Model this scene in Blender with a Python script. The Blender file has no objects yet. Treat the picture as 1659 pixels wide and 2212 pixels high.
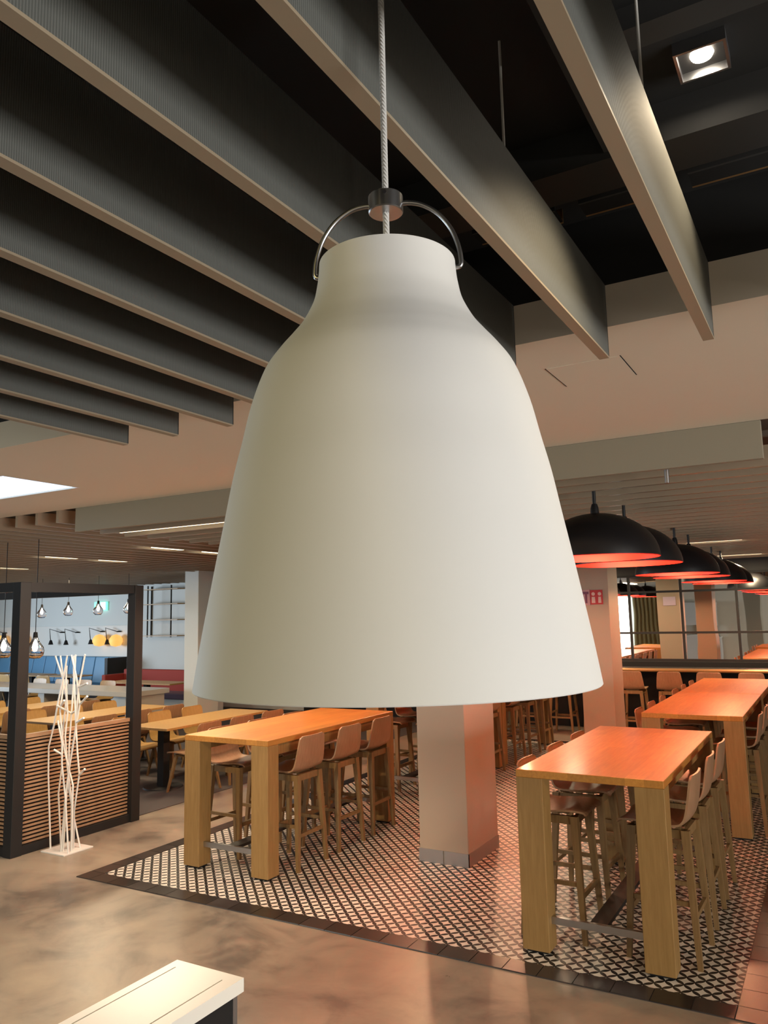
import bpy, math, random
import numpy as np
from mathutils import Matrix, Vector
random.seed(7)
S = bpy.context.scene
COL = S.collection
# ------------------------------------------------------------------ camera (solved from the photograph's vanishing points)
CX, CY, F, HCAM = 829.5, 1106.0, 1680.0, 2.0
def _n(v):
    v = np.array(v, float); return v/np.linalg.norm(v)
_Y = _n((1803-CX, 1308-CY, F)); _X = -_n((-2130-CX, 1395-CY, F))
_X = _n(_X-_Y*(_X@_Y)/2); _Y = _n(_Y-_X*(_X@_Y)); _Z = np.cross(_X, _Y)
RW = np.stack([_X, _Y, _Z])                                   # world = RW @ (right, down, forward)
def ray(u, v): return RW@np.array([(u-CX)/F, (v-CY)/F, 1.0])
def at_y(u, v, y):
    r = ray(u, v); return Vector((r*y/r[1]+np.array([0, 0, HCAM])).tolist())
cam = bpy.data.cameras.new('camera'); cam_o = bpy.data.objects.new('camera', cam); COL.objects.link(cam_o)
cam.sensor_fit = 'VERTICAL'; cam.sensor_height = 36; cam.lens = F/2212*36; cam.clip_start = 0.05; cam.clip_end = 200
_r = RW@np.array([1., 0, 0]); _u = RW@np.array([0, -1., 0]); _b = -(RW@np.array([0, 0, 1.]))
cam_o.matrix_world = Matrix(((_r[0], _u[0], _b[0], 0), (_r[1], _u[1], _b[1], 0), (_r[2], _u[2], _b[2], HCAM), (0, 0, 0, 1)))
S.camera = cam_o
# ------------------------------------------------------------------ world, daylight, exposure
W = bpy.data.worlds.new('world'); S.world = W; W.use_nodes = True
W.node_tree.nodes['Background'].inputs[0].default_value = (0.75, 0.85, 1.0, 1)
W.node_tree.nodes['Background'].inputs[1].default_value = 0.6
vs = S.view_settings
vs.view_transform = 'Standard'; vs.look = 'None'; vs.gamma = 1.0; vs.use_curve_mapping = False; vs.exposure = 0.35

def area_light(name, loc, target, sx, sy, power, color):
    d = bpy.data.lights.new(name, 'AREA'); d.shape = 'RECTANGLE'; d.size = sx; d.size_y = sy; d.energy = power; d.color = color
    o = bpy.data.objects.new(name, d); COL.objects.link(o); o.location = loc
    o.rotation_euler = (Vector(target)-Vector(loc)).to_track_quat('-Z', 'Y').to_euler()
    return o
# daylight entering by the windows: one in the wall to the right of the camera, a row in the wall behind, a row at the far left
area_light('daylight_right_window', (6.95, 0.4, 1.05), (0, 0.4, 1.3), 5.6, 1.6, 385, (1.0, 0.985, 0.95))
area_light('daylight_rear_window', (-8.4, -4.85, 1.6), (-8.4, 0, 1.6), 2.2, 2.2, 90, (0.93, 1.0, 0.95))
area_light('daylight_left_window', (-20.7, 6.6, 1.6), (-10, 9.2, 1.5), 5.6, 2.2, 560, (0.70, 0.85, 1.0))

# ------------------------------------------------------------------ helpers
def M(name, color, rough=0.5, metal=0.0, spec=0.5, emit=None, estr=0.0, coat=0.0, alpha=None, trans=0.0):
    m = bpy.data.materials.new(name); m.use_nodes = True
    b = m.node_tree.nodes['Principled BSDF']
    b.inputs['Base Color'].default_value = (*color, 1); b.inputs['Roughness'].default_value = rough
    b.inputs['Metallic'].default_value = metal; b.inputs['Specular IOR Level'].default_value = spec
    b.inputs['Coat Weight'].default_value = coat; b.inputs['Coat Roughness'].default_value = 0.15
    b.inputs['Transmission Weight'].default_value = trans
    if emit:
        b.inputs['Emission Color'].default_value = (*emit, 1); b.inputs['Emission Strength'].default_value = estr
    return m
class N:                                                     # small node-graph helper
    def __init__(s, m): s.t = m.node_tree; s.b = s.t.nodes['Principled BSDF']
    def add(s, kind, **kw):
        n = s.t.nodes.new(kind)
        for k, v in kw.items(): setattr(n, k, v)
        return n
    def link(s, a, b): s.t.links.new(a, b)
    def math(s, op, a, b=None, c=None):
        n = s.t.nodes.new('ShaderNodeMath'); n.operation = op
        for i, x in enumerate((a, b, c)):
            if x is None: continue
            if isinstance(x, (int, float)): n.inputs[i].default_value = x
            else: s.link(x, n.inputs[i])
        return n.outputs[0]
    def mix(s, f, a, b):
        n = s.t.nodes.new('ShaderNodeMix'); n.data_type = 'RGBA'
        for sock, x in ((n.inputs[0], f), (n.inputs[6], a), (n.inputs[7], b)):
            if isinstance(x, (int, float)): sock.default_value = x
            elif isinstance(x, tuple): sock.default_value = (*x, 1)
            else: s.link(x, sock)
        return n.outputs[2]
    def coords(s, which='Object', scale=(1, 1, 1), rot=(0, 0, 0)):
        t = s.add('ShaderNodeTexCoord'); mp = s.add('ShaderNodeMapping')
        mp.inputs['Scale'].default_value = scale; mp.inputs['Rotation'].default_value = rot
        s.link(t.outputs[which], mp.inputs[0]); return mp.outputs[0]
    def noise(s, vec, scale, detail=3, rough=0.55, dist=0.0):
        n = s.add('ShaderNodeTexNoise'); n.inputs['Scale'].default_value = scale; n.inputs['Detail'].default_value = detail
        n.inputs['Roughness'].default_value = rough; n.inputs['Distortion'].default_value = dist
        s.link(vec, n.inputs['Vector']); return n.outputs['Fac']
    def ramp(s, f, stops):
        n = s.add('ShaderNodeValToRGB'); s.link(f, n.inputs[0]); e = n.color_ramp.elements
        while len(e) < len(stops): e.new(0.5)
        for i, (p, c) in enumerate(stops): e[i].position = p; e[i].color = (*c, 1)
        return n.outputs[0]
    def bump(s, h, strength=0.2, dist=0.01):
        n = s.add('ShaderNodeBump'); n.inputs['Strength'].default_value = strength; n.inputs['Distance'].default_value = dist
        s.link(h, n.inputs['Height']); s.link(n.outputs[0], s.b.inputs['Normal'])

def wood(name, light, dark, scale, rough=0.45, coat=0.0, planks=None):
    m = M(name, light, rough, coat=coat); g = N(m)
    v = g.coords('Object', scale)
    f = g.noise(v, 6.0, 5, 0.6, 0.4)
    c = g.ramp(f, [(0.3, dark), (0.7, light)])
    if planks:                                               # staves glued side by side: each with its own shade
        vb = g.coords('Object', (1, 1, 1), (0, 0, math.pi/2)); bt = g.add('ShaderNodeTexBrick'); g.link(vb, bt.inputs['Vector'])
        bt.offset = 0.37; bt.inputs['Scale'].default_value = 1.0; bt.inputs['Mortar Size'].default_value = 0.0006
        bt.inputs['Brick Width'].default_value = planks[0]; bt.inputs['Row Height'].default_value = planks[1]
        bt.inputs['Color1'].default_value = (0.80, 0.80, 0.80, 1); bt.inputs['Color2'].default_value = (1, 1, 1, 1); bt.inputs['Mortar'].default_value = (0.6, 0.6, 0.6, 1)
        n = g.add('ShaderNodeMix', data_type='RGBA', blend_type='MULTIPLY'); n.inputs[0].default_value = 1
        g.link(c, n.inputs[6]); g.link(bt.outputs[0], n.inputs[7]); c = n.outputs[2]
    g.link(c, g.b.inputs['Base Color']); g.bump(f, 0.06, 0.004)
    return m

class MB:
    """collects shapes of ONE part, then build() links them as one mesh object"""
    def __init__(s): s.v = []; s.f = []; s.sm = []
    def add(s, vs_, fs, smooth=False):
        o = len(s.v); s.v += [tuple(p) for p in vs_]; s.f += [tuple(i+o for i in f) for f in fs]; s.sm += [smooth]*len(fs); return s
    def box(s, x0, x1, y0, y1, z0, z1):
        return s.add([(x0, y0, z0), (x1, y0, z0), (x1, y1, z0), (x0, y1, z0), (x0, y0, z1), (x1, y0, z1), (x1, y1, z1), (x0, y1, z1)],
                     [(3, 2, 1, 0), (4, 5, 6, 7), (0, 1, 5, 4), (1, 2, 6, 5), (2, 3, 7, 6), (3, 0, 4, 7)])
    def hexa(s, bot, top):                                   # 4 bottom + 4 top points, both counter-clockwise seen from above
        return s.add(list(bot)+list(top), [(3, 2, 1, 0), (4, 5, 6, 7), (0, 1, 5, 4), (1, 2, 6, 5), (2, 3, 7, 6), (3, 0, 4, 7)])
    def tube(s, pts, r, seg=8, caps=True):
        pts = [Vector(p) for p in pts]; n = len(pts); rings = []; up = None
        rr = r if isinstance(r, (list, tuple)) else [r]*n
        for i, p in enumerate(pts):
            d = (pts[min(i+1, n-1)]-pts[max(i-1, 0)]).normalized()
            if up is None:
                a = Vector((0, 0, 1)) if abs(d.z) < 0.9 else Vector((1, 0, 0)); up = d.cross(a).normalized()
            up = (up-d*up.dot(d)).normalized(); w = d.cross(up)
            rings.append([p+(up*math.cos(t)+w*math.sin(t))*rr[i] for t in [2*math.pi*k/seg for k in range(seg)]])
        vs_ = [q for g in rings for q in g]; fs = []
        for i in range(n-1):
            for k in range(seg): k2 = (k+1) % seg; fs.append((i*seg+k, i*seg+k2, (i+1)*seg+k2, (i+1)*seg+k))
        s.add(vs_, fs, True)
        if caps: s.add(rings[0], [tuple(range(seg))[::-1]]); s.add(rings[-1], [tuple(range(seg))])
        return s
    def lathe(s, prof, seg=32, c=(0, 0, 0), skip=None):      # prof: (r, z) list; open curve
        n = len(prof); vs_ = []; fs = []
        for r, z in prof:
            for k in range(seg):
                t = 2*math.pi*k/seg; vs_.append((c[0]+r*math.cos(t), c[1]+r*math.sin(t), c[2]+z))
        for i in range(n-1):
            for k in range(seg):
                if skip and skip(i, k): continue
                k2 = (k+1) % seg; fs.append((i*seg+k, i*seg+k2, (i+1)*seg+k2, (i+1)*seg+k))
        return s.add(vs_, fs, True)
    def build(s, name, mat, parent=None, loc=None, bevel=0.0, mats=None):
        me = bpy.data.meshes.new(name); me.from_pydata(s.v, [], s.f); me.update()
        me.polygons.foreach_set('use_smooth', s.sm)
        if any(s.sm): me.set_sharp_from_angle(angle=0.75)
        me.materials.append(mat)
        return link(name, me, parent, loc, bevel)
def link(name, me, parent=None, loc=None, bevel=0.0):
    o = bpy.data.objects.new(name, me); COL.objects.link(o)
    if parent: o.parent = parent
    if loc: o.location = loc
    if bevel:
        b = o.modifiers.new('bevel', 'BEVEL'); b.width = bevel; b.segments = 2; b.limit_method = 'ANGLE'
    return o
def tag(o, label=None, cat=None, group=None, kind=None):
    if label: o['label'] = label
    if cat: o['category'] = cat
    if group: o['group'] = group
    if kind: o['kind'] = kind
    return o
def thing(name, loc=(0, 0, 0), rz=0.0, label=None, cat=None, group=None):
    o = bpy.data.objects.new(name, None); COL.objects.link(o); o.empty_display_size = 0.1
    o.location = loc; o.rotation_euler = (0, 0, rz); return tag(o, label, cat, group)
def kids(o): return [c for c in bpy.data.objects if c.parent == o]
def copy_tree(o, loc, rz, label, group=None):
    c = o.copy(); COL.objects.link(c); c.location = loc; c.rotation_euler = (0, 0, rz); c['label'] = label
    if group: c['group'] = group
    for ch in TREE[o.name]:
        d = ch.copy(); COL.objects.link(d); d.parent = c
        for g in TREE.get(ch.name, []):
            e = g.copy(); COL.objects.link(e); e.parent = d
    return c
TREE = {}
def register(o):
    TREE[o.name] = kids(o)
    for c in TREE[o.name]: TREE[c.name] = kids(c)
    return o
def struct(name, mb, mat, label=None, bevel=0.0):
    return tag(mb.build(name, mat, bevel=bevel), label, None, None, 'structure')
ORD = ['first', 'second', 'third', 'fourth', 'fifth', 'sixth', 'seventh', 'eighth', 'ninth', 'tenth', 'eleventh', 'twelfth']

# ------------------------------------------------------------------ materials
m_oak = wood('oak', (0.33, 0.19, 0.062), (0.25, 0.135, 0.040), (9, 9, 0.7), 0.5)
m_oak_top = wood('oak_tabletop', (0.60, 0.265, 0.05), (0.47, 0.19, 0.034), (9, 0.7, 9), 0.38, 0.15, (0.55, 0.11))
m_ply = wood('oak_plywood', (0.37, 0.215, 0.12), (0.285, 0.155, 0.08), (9, 9, 0.8), 0.42)
m_plyl = wood('pale_plywood', (0.46, 0.28, 0.095), (0.37, 0.21, 0.065), (9, 9, 0.8), 0.42)
m_leg = wood('stool_leg_oak', (0.25, 0.15, 0.06), (0.18, 0.10, 0.036), (12, 12, 0.8), 0.5)
m_slatwood = wood('divider_slat_wood', (0.38, 0.235, 0.135), (0.27, 0.155, 0.085), (14, 0.9, 14), 0.5)
m_blackmetal = M('black_metal', (0.016, 0.015, 0.015), 0.55, spec=0.3)
m_dome = M('dome_black', (0.012, 0.011, 0.012), 0.38)
m_red = M('dome_red_lining', (0.55, 0.012, 0.007), 0.5)
m_white = M('lamp_white_lacquer', (0.80, 0.785, 0.745), 0.62, spec=0.35)
m_steel = M('brushed_steel', (0.50, 0.50, 0.51), 0.28, 1.0)
m_cord = M('white_braided_cord', (0.70, 0.68, 0.65), 0.8)
g = N(m_cord); vv = g.coords('Object', (1, 1, 1)); wv = g.add('ShaderNodeTexWave', wave_type='BANDS', bands_direction='DIAGONAL'); wv.inputs['Scale'].default_value = 95
g.link(vv, wv.inputs[0]); g.bump(wv.outputs['Fac'], 0.8, 0.002)
m_whitepaint = M('white_paint', (0.70, 0.675, 0.625), 0.45)
m_whitetop = M('white_laminate', (0.82, 0.80, 0.73), 0.35)
m_soffit = M('soffit_paint', (0.76, 0.67, 0.53), 0.75)
m_fascia = M('fascia_paint', (0.30, 0.265, 0.195), 0.7)
m_black = M('black_ceiling_paint', (0.012, 0.0115, 0.011), 0.85)
m_void = M('black_service_paint', (0.03, 0.029, 0.028), 0.8)
m_slat = M('ceiling_slat_paint', (0.34, 0.26, 0.18), 0.32)
m_plenum = M('plenum_paint', (0.10, 0.075, 0.055), 0.8)
m_pillar = M('pillar_plaster', (0.43, 0.345, 0.265), 0.55)
m_bluewall = M('pale_wall_paint', (0.66, 0.68, 0.66), 0.7)
m_darkwall = M('dark_wall_panel', (0.022, 0.018, 0.016), 0.55)
m_skirt = M('steel_skirting', (0.36, 0.34, 0.33), 0.38, 0.8)
m_carpet = M('dark_carpet', (0.055, 0.045, 0.042), 0.95)
m_mirror = M('mirror_glass', (0.86, 0.86, 0.84), 0.015, 1.0)
g = N(m_mirror); g.bump(g.noise(g.coords('Object', (1, 1, 1)), 1.1, 1), 0.12, 0.02)
m_blueleather = M('blue_leatherette', (0.10, 0.27, 0.46), 0.45)
m_redfabric = M('red_fabric', (0.30, 0.035, 0.025), 0.8)
m_plum = M('plum_fabric', (0.16, 0.11, 0.16), 0.85)
m_counter = M('grey_stone_counter', (0.46, 0.42, 0.36), 0.25)
m_signred = M('sign_red', (0.50, 0.012, 0.018), 0.4)
m_signpink = M('sign_pink', (0.55, 0.30, 0.32), 0.4)
m_signwhite = M('sign_print_white', (0.72, 0.50, 0.44), 0.5)
m_gold = M('brass_edge', (0.42, 0.24, 0.10), 0.3, 0.5)
m_sheer = M('daylit_sheer', (0.85, 0.88, 0.80), 0.9, emit=(0.92, 1.0, 0.88), estr=0.9)  # emission stands for daylight coming through the cloth
m_curtain = M('tan_curtain', (0.42, 0.30, 0.13), 0.9)
m_glassbulb = M('clear_smoked_glass', (0.92, 0.82, 0.80), 0.03, trans=1.0); m_glassbulb.node_tree.nodes['Principled BSDF'].inputs['IOR'].default_value = 1.08
m_filament = M('glowing_bulb', (1, 0.9, 0.7), 0.5, emit=(1.0, 0.86, 0.62), estr=12)
m_led = M('led_diffuser', (1, 0.95, 0.8), 0.5, emit=(1.0, 0.86, 0.58), estr=3)
m_sky = M('skylight_diffuser', (0.8, 0.9, 1), 0.5, emit=(0.60, 0.78, 1.0), estr=1.35)
m_spot = M('spot_lens', (1, 0.9, 0.8), 0.5, emit=(1.0, 0.88, 0.70), estr=60)
m_amber = M('amber_wall_glow', (0.7, 0.4, 0.12), 0.6, emit=(1.0, 0.50, 0.12), estr=0.75)  # wall glow of the lamp heads, put into an emissive colour
m_exit = M('lit_exit_sign', (0.2, 0.8, 0.6), 0.5, emit=(0.25, 0.95, 0.72), estr=0.9)
m_exitw = M('lit_exit_pictogram', (0.9, 1, 1), 0.5, emit=(0.85, 1.0, 0.98), estr=1.3)
m_dark = M('matt_black', (0.006, 0.006, 0.006), 0.9)  # near-black finish of joints, tray floors, backings and bar parts

# concrete: polished, with cloudy grey-brown stains
m_conc = M('polished_concrete', (0.3, 0.25, 0.2), 0.33); g = N(m_conc); v = g.coords('Object')
f1 = g.noise(v, 0.75, 6, 0.62, 0.6); f2 = g.noise(v, 2.4, 5, 0.6, 0.9); f = g.math('ADD', g.math('MULTIPLY', f1, 0.62), g.math('MULTIPLY', f2, 0.38))
c = g.ramp(f, [(0.40, (0.115, 0.097, 0.08)), (0.49, (0.225, 0.185, 0.142)), (0.60, (0.30, 0.245, 0.18))]); g.link(c, g.b.inputs['Base Color'])
g.link(g.math('ADD', 0.22, g.math('MULTIPLY', f2, 0.2)), g.b.inputs['Roughness'])
# cement tiles printed with a black interlaced-circle lattice on off-white, turned 45 degrees to the border
m_tile = M('patterned_cement_tile', (0.7, 0.65, 0.58), 0.36, spec=0.4); g = N(m_tile)
A = 0.0685; v = g.coords('Object', (1/A, 1/A, 1/A), (0, 0, math.pi/4)); sp = g.add('ShaderNodeSeparateXYZ'); g.link(v, sp.inputs[0])
fx = g.math('FRACT', g.math('ADD', sp.outputs[0], 1000.0)); fy = g.math('FRACT', g.math('ADD', sp.outputs[1], 1000.0))
dx = g.math('MINIMUM', fx, g.math('SUBTRACT', 1.0, fx)); dy = g.math('MINIMUM', fy, g.math('SUBTRACT', 1.0, fy))
px_ = g.math('MULTIPLY', g.math('MULTIPLY', fx, g.math('SUBTRACT', 1.0, fx)), 0.66); py_ = g.math('MULTIPLY', g.math('MULTIPLY', fy, g.math('SUBTRACT', 1.0, fy)), 0.66)
bl = g.math('MAXIMUM', g.math('LESS_THAN', dy, g.math('ADD', px_, 0.028)), g.math('LESS_THAN', dx, g.math('ADD', py_, 0.028)))
nz = g.noise(g.coords('Object'), 9, 3); base = g.ramp(nz, [(0.3, (0.60, 0.53, 0.45)), (0.7, (0.74, 0.67, 0.58))])
g.link(g.mix(bl, base, (0.014, 0.013, 0.013)), g.b.inputs['Base Color'])
m_border = M('dark_border_tile', (0.028, 0.021, 0.019), 0.27); g = N(m_border)
oi = g.add('ShaderNodeObjectInfo'); g.link(g.ramp(oi.outputs['Random'], [(0.0, (0.016, 0.013, 0.012)), (1.0, (0.040, 0.030, 0.027))]), g.b.inputs['Base Color'])
m_grout = M('grout', (0.07, 0.055, 0.048), 0.8)
# baffles: ribbed grey felt
m_baffle = M('ribbed_grey_felt', (0.22, 0.225, 0.205), 0.62); g = N(m_baffle); v = g.coords('Object')
wv = g.add('ShaderNodeTexWave', wave_type='BANDS', bands_direction='Y'); wv.inputs['Scale'].default_value = 62; g.link(v, wv.inputs[0])
g.link(g.ramp(wv.outputs['Fac'], [(0.1, (0.085, 0.088, 0.079)), (0.9, (0.135, 0.138, 0.125))]), g.b.inputs['Base Color']); g.bump(wv.outputs['Fac'], 0.3, 0.003)
m_bafedge = M('baffle_edge_trim', (0.34, 0.27, 0.185), 0.45)

# ------------------------------------------------------------------ the setting
XL, XR, YB, YF = -21.0, 7.1, -5.0, 14.0
floor = struct('floor', MB().box(XL, XR, YB, YF, -0.12, 0.0), m_conc, 'polished grey-brown concrete floor with cloudy stains')
struct('floor_carpet', MB().box(XL, -6.42, 5.9, YF, 0.0, 0.006), m_carpet, 'dark carpet of the dining area beyond the slatted divider')
# patterned tile field with its dark border tiles
TX0, TX1, TY0, TY1, BW = -5.24, -0.595, 4.535, 12.0, 0.15
struct('floor_tiles', MB().box(TX0, TX1, TY0, TY1, 0.0, 0.004), m_tile, 'off-white cement tile floor printed with a black lattice')
bed = struct('trim_1', MB().box(TX0-BW, TX1+BW, TY0-BW, TY0-0.001, 0, 0.0025).box(TX0-BW, TX0-0.001, TY0, TY1+BW, 0, 0.0025).box(TX1+0.001, TX1+BW, TY0, TY1+BW, 0, 0.0025).box(TX0, TX1, TY1+0.001, TY1+BW, 0, 0.0025),
             m_grout, 'dark brown tile border around the patterned floor')
tile_me = {}
def tile(x0, x1, y0, y1):
    k = (round(x1-x0, 3), round(y1-y0, 3))
    if k not in tile_me:
        w, h = (x1-x0)/2-0.0015, (y1-y0)/2-0.0015
        mb = MB().hexa([(-w, -h, 0), (w, -h, 0), (w, h, 0), (-w, h, 0)], [(-w+.001, -h+.001, .004), (w-.001, -h+.001, .004), (w-.001, h-.001, .004), (-w+.001, h-.001, .004)])
        me = bpy.data.meshes.new('tile'); me.from_pydata(mb.v, [], mb.f); me.materials.append(m_border); tile_me[k] = me
    link('tile', tile_me[k], bed, ((x0+x1)/2, (y0+y1)/2, 0.0025))
tile(TX0-BW, TX0, TY0-BW, TY0); tile(TX1, TX1+BW, TY0-BW, TY0)
nx = 23; pw = (TX1-TX0)/nx
for i in range(nx):
    tile(TX0+i*pw, TX0+(i+1)*pw, TY0-BW, TY0); tile(TX0+i*pw, TX0+(i+1)*pw, TY1, TY1+BW)
ny = 37; ph = (TY1-TY0)/ny
for i in range(ny):
    tile(TX0-BW, TX0, TY0+i*ph, TY0+(i+1)*ph); tile(TX1, TX1+BW, TY0+i*ph, TY0+(i+1)*ph)
# shell
struct('ceiling', MB().box(XL, XR, YB, 2.71, 3.42, 3.52), m_black, 'black painted service ceiling above the grey baffles')
struct('trim_2', MB().box(XL, XR, 2.71, 2.75, 3.155, 3.42), m_black, 'black upper strip above the pale fascia')
struct('ceiling_soffit', MB().box(XL, -4.83, 3.87, 4.56, 3.0, 3.155).box(-4.83, XR, 2.71, 4.56, 3.0, 3.155).box(XL, -4.83, 2.71, 3.23, 3.0, 3.155).box(XL, -8.4, 3.23, 3.87, 3.0, 3.155), m_soffit, 'beige painted lowered ceiling band with a skylight opening')
struct('ceiling_fascia', MB().box(-5.75, -0.262, 4.56, 4.60, 2.79, 3.0), m_fascia, 'olive-grey vertical fascia board above the slatted ceiling', 0.003)
struct('ceiling_plenum', MB().box(XL, XR, 4.60, YF, 3.06, 3.16), m_plenum, 'dark void above the slatted ceiling')
struct('wall_back_mirror', MB().box(-3.52, XR, YF, YF+0.15, 0, 3.06), m_darkwall, 'dark wall carrying the framed mirror')
struct('wall_back_bar', MB().box(-10.1, -3.52, YF, YF+0.15, 0, 3.06), m_darkwall, 'dark far wall behind the bar')
struct('wall_back_dining', MB().box(XL, -10.1, YF, YF+0.15, 0, 3.06), m_bluewall, 'pale wall of the dining area in bluish daylight')
lw = MB()
for (y0, y1, z0, z1) in ((YB, 3.6, 0, 3.5), (9.6, YF, 0, 3.5), (3.6, 9.6, 0, 0.4), (3.6, 9.6, 2.8, 3.5)): lw.box(XL-0.15, XL, y0, y1, z0, z1)
struct('wall_left', lw, m_bluewall, 'far left wall with wide window opening')
rw = MB()
for (y0, y1, z0, z1) in ((YB, -2.5, 0, 3.5), (3.3, YF, 0, 3.5), (-2.5, 3.3, 0, 0.2), (-2.5, 3.3, 1.95, 3.5)): rw.box(XR, XR+0.15, y0, y1, z0, z1)
struct('wall_right', rw, m_soffit, 'beige right wall with window opening')
bw_ = MB()
for (x0, x1, z0, z1) in ((XL, -9.6, 0, 3.5), (-7.2, XR, 0, 3.5), (-9.6, -7.2, 0, 0.4), (-9.6, -7.2, 2.8, 3.5)): bw_.box(x0, x1, YB-0.15, YB, z0, z1)
struct('wall_rear', bw_, m_soffit, 'beige wall behind the photographer with a window opening')
# skylight panel in the lowered ceiling
sk = thing('skylight', (-6.6, 3.55, 3.0), 0, 'bright pale blue skylight panel in the beige lowered ceiling', 'skylight')
MB().box(-1.8, 1.77, -0.32, 0.32, 0.012, 0.03).build('diffuser', m_sky, sk)
MB().box(-1.8, 1.77, -0.32, -0.305, 0.0, 0.03).box(-1.8, 1.77, 0.305, 0.32, 0, 0.03).box(1.755, 1.77, -0.3, 0.3, 0, 0.03).build('frame', m_whitepaint, sk)
# access hatch in the lowered ceiling: hairline joint
ah = thing('access_hatch', (-0.805, 3.2, 3.0), 0, 'flush square access hatch with hairline joints in the beige soffit', 'hatch')
MB().box(-0.150, 0.150, -0.148, 0.148, -0.0022, 0.0).build('hatch_panel', m_soffit, ah)
MB().box(-0.1545, -0.151, -0.15, 0.15, -0.0015, 0.0).box(0.151, 0.1545, -0.15, 0.15, -0.0015, 0.0).build('joint', m_dark, ah)

# slatted ceiling: slats across (right) and slats running away (left)
def slat_mesh(L, along):
    mb = MB().box(-L/2, L/2, -0.018, 0.018, 0, 0.12) if along == 'x' else MB().box(-0.018, 0.018, -L/2, L/2, 0, 0.12)
    me = bpy.data.meshes.new('slat'); me.from_pydata(mb.v, [], mb.f); me.materials.append(m_slat); return me
cr = struct('ceiling_slats_right', MB().box(-5.72, XR, 4.66, 4.70, 2.93, 2.96).box(-5.72, XR, 13.8, 13.84, 2.93, 2.96).box(-2.0, -1.96, 4.7, 13.8, 2.93, 2.96), m_plenum, 'brown slatted ceiling with slats running across, over the bar tables')
me = slat_mesh(XR+5.74, 'x'); y = 4.84
while y < 13.9: link('slat', me, cr, ((XR-5.74)/2, y, 2.79)); y += 0.285
cl = struct('ceiling_slats_left', MB().box(XL, -5.8, 4.70, 4.74, 3.02, 3.05).box(XL, -5.8, 9.5, 9.54, 3.02, 3.05).box(XL, -5.8, 13.8, 13.84, 3.02, 3.05), m_plenum, 'brown slatted ceiling with slats running away, over the dining tables')
me = slat_mesh(YF-4.56, 'y'); x = -5.99
while x > XL+0.1: link('slat', me, cl, (x, (YF+4.56)/2, 2.89)); x -= 0.29

# pillars with steel skirting
def pillar(name, x0, x1, y0, y1, ztop, label, mat=m_pillar):
    p = struct(name, MB().box(x0, x1, y0, y1, 0, ztop), mat, label, 0.006)
    e = 0.006
    if name == 'wall_pillar':
        for (a, b) in ((x0-e, (x0+x1)/2-0.004), ((x0+x1)/2+0.004, x1+e)): MB().box(a, b, y0-e, y0, 0.004, 0.105).build('skirting', m_skirt, p)
        MB().box(x1, x1+e, y0-e, y1, 0.004, 0.105).build('skirting', m_skirt, p)
    return p
pillar('wall_pillar', -3.12, -2.685, 5.93, 6.56, 3.06, 'square beige pillar with steel skirting between the bar tables')
pillar('wall_pillar_far', -3.12, -2.685, 10.87, 11.42, 3.06, 'far square beige pillar carrying the red sign')
pillar('wall_pillar_dining', -10.56, -10.22, 10.87, 11.42, 3.06, 'pale pillar in bluish light beside the dining tables', m_bluewall)
pillar('wall_pillar_rear', -2.65, -2.2, -1.9, -1.4, 3.42, 'grey pillar behind the photographer', m_fascia)
# toilet sign on the far pillar
sg = thing('toilet_sign', (-2.85, 10.87, 2.187), 0, 'small red sign with pale figures on the far pillar', 'sign')
MB().box(-0.085, 0.085, -0.012, 0.0, -0.1, 0.1).build('plate', m_signred, sg)
def figure(cx, w):
    mb = MB().hexa([(cx-w*1.2, -0.0135, -0.08), (cx+w*1.2, -0.0135, -0.08), (cx+w*1.2, -0.0122, -0.08), (cx-w*1.2, -0.0122, -0.08)], [(cx-w, -0.0135, 0.005), (cx+w, -0.0135, 0.005), (cx+w, -0.0122, 0.005), (cx-w, -0.0122, 0.005)])
    return mb.tube([(cx, -0.0135, 0.045), (cx, -0.0122, 0.045)], 0.025, 12)
figure(-0.042, 0.022).build('figure', m_signwhite, sg); figure(0.045, 0.018).build('figure', m_signwhite, sg)
sp_ = thing('pink_sign', (-3.0, 10.87, 2.187), 0, 'pale pink sign with purple figures left of the red sign on the far pillar', 'sign')
MB().box(-0.06, 0.06, -0.012, 0.0, -0.107, 0.107).build('plate', m_signpink, sp_)
MB().box(-0.05, 0.045, -0.0135, -0.0122, 0.045, 0.08).box(-0.005, 0.022, -0.0135, -0.0122, -0.08, 0.045).build('figure', M('sign_purple', (0.22, 0.06, 0.12), 0.5), sp_)
sb = thing('pale_sign', (-2.88, 11.42, 2.16), math.pi, 'pale lilac sign on the back of the far pillar, seen in the mirror', 'sign')
MB().box(-0.12, 0.12, -0.012, 0.0, -0.09, 0.09).build('plate', M('sign_lilac', (0.55, 0.46, 0.60), 0.5), sb)

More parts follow.
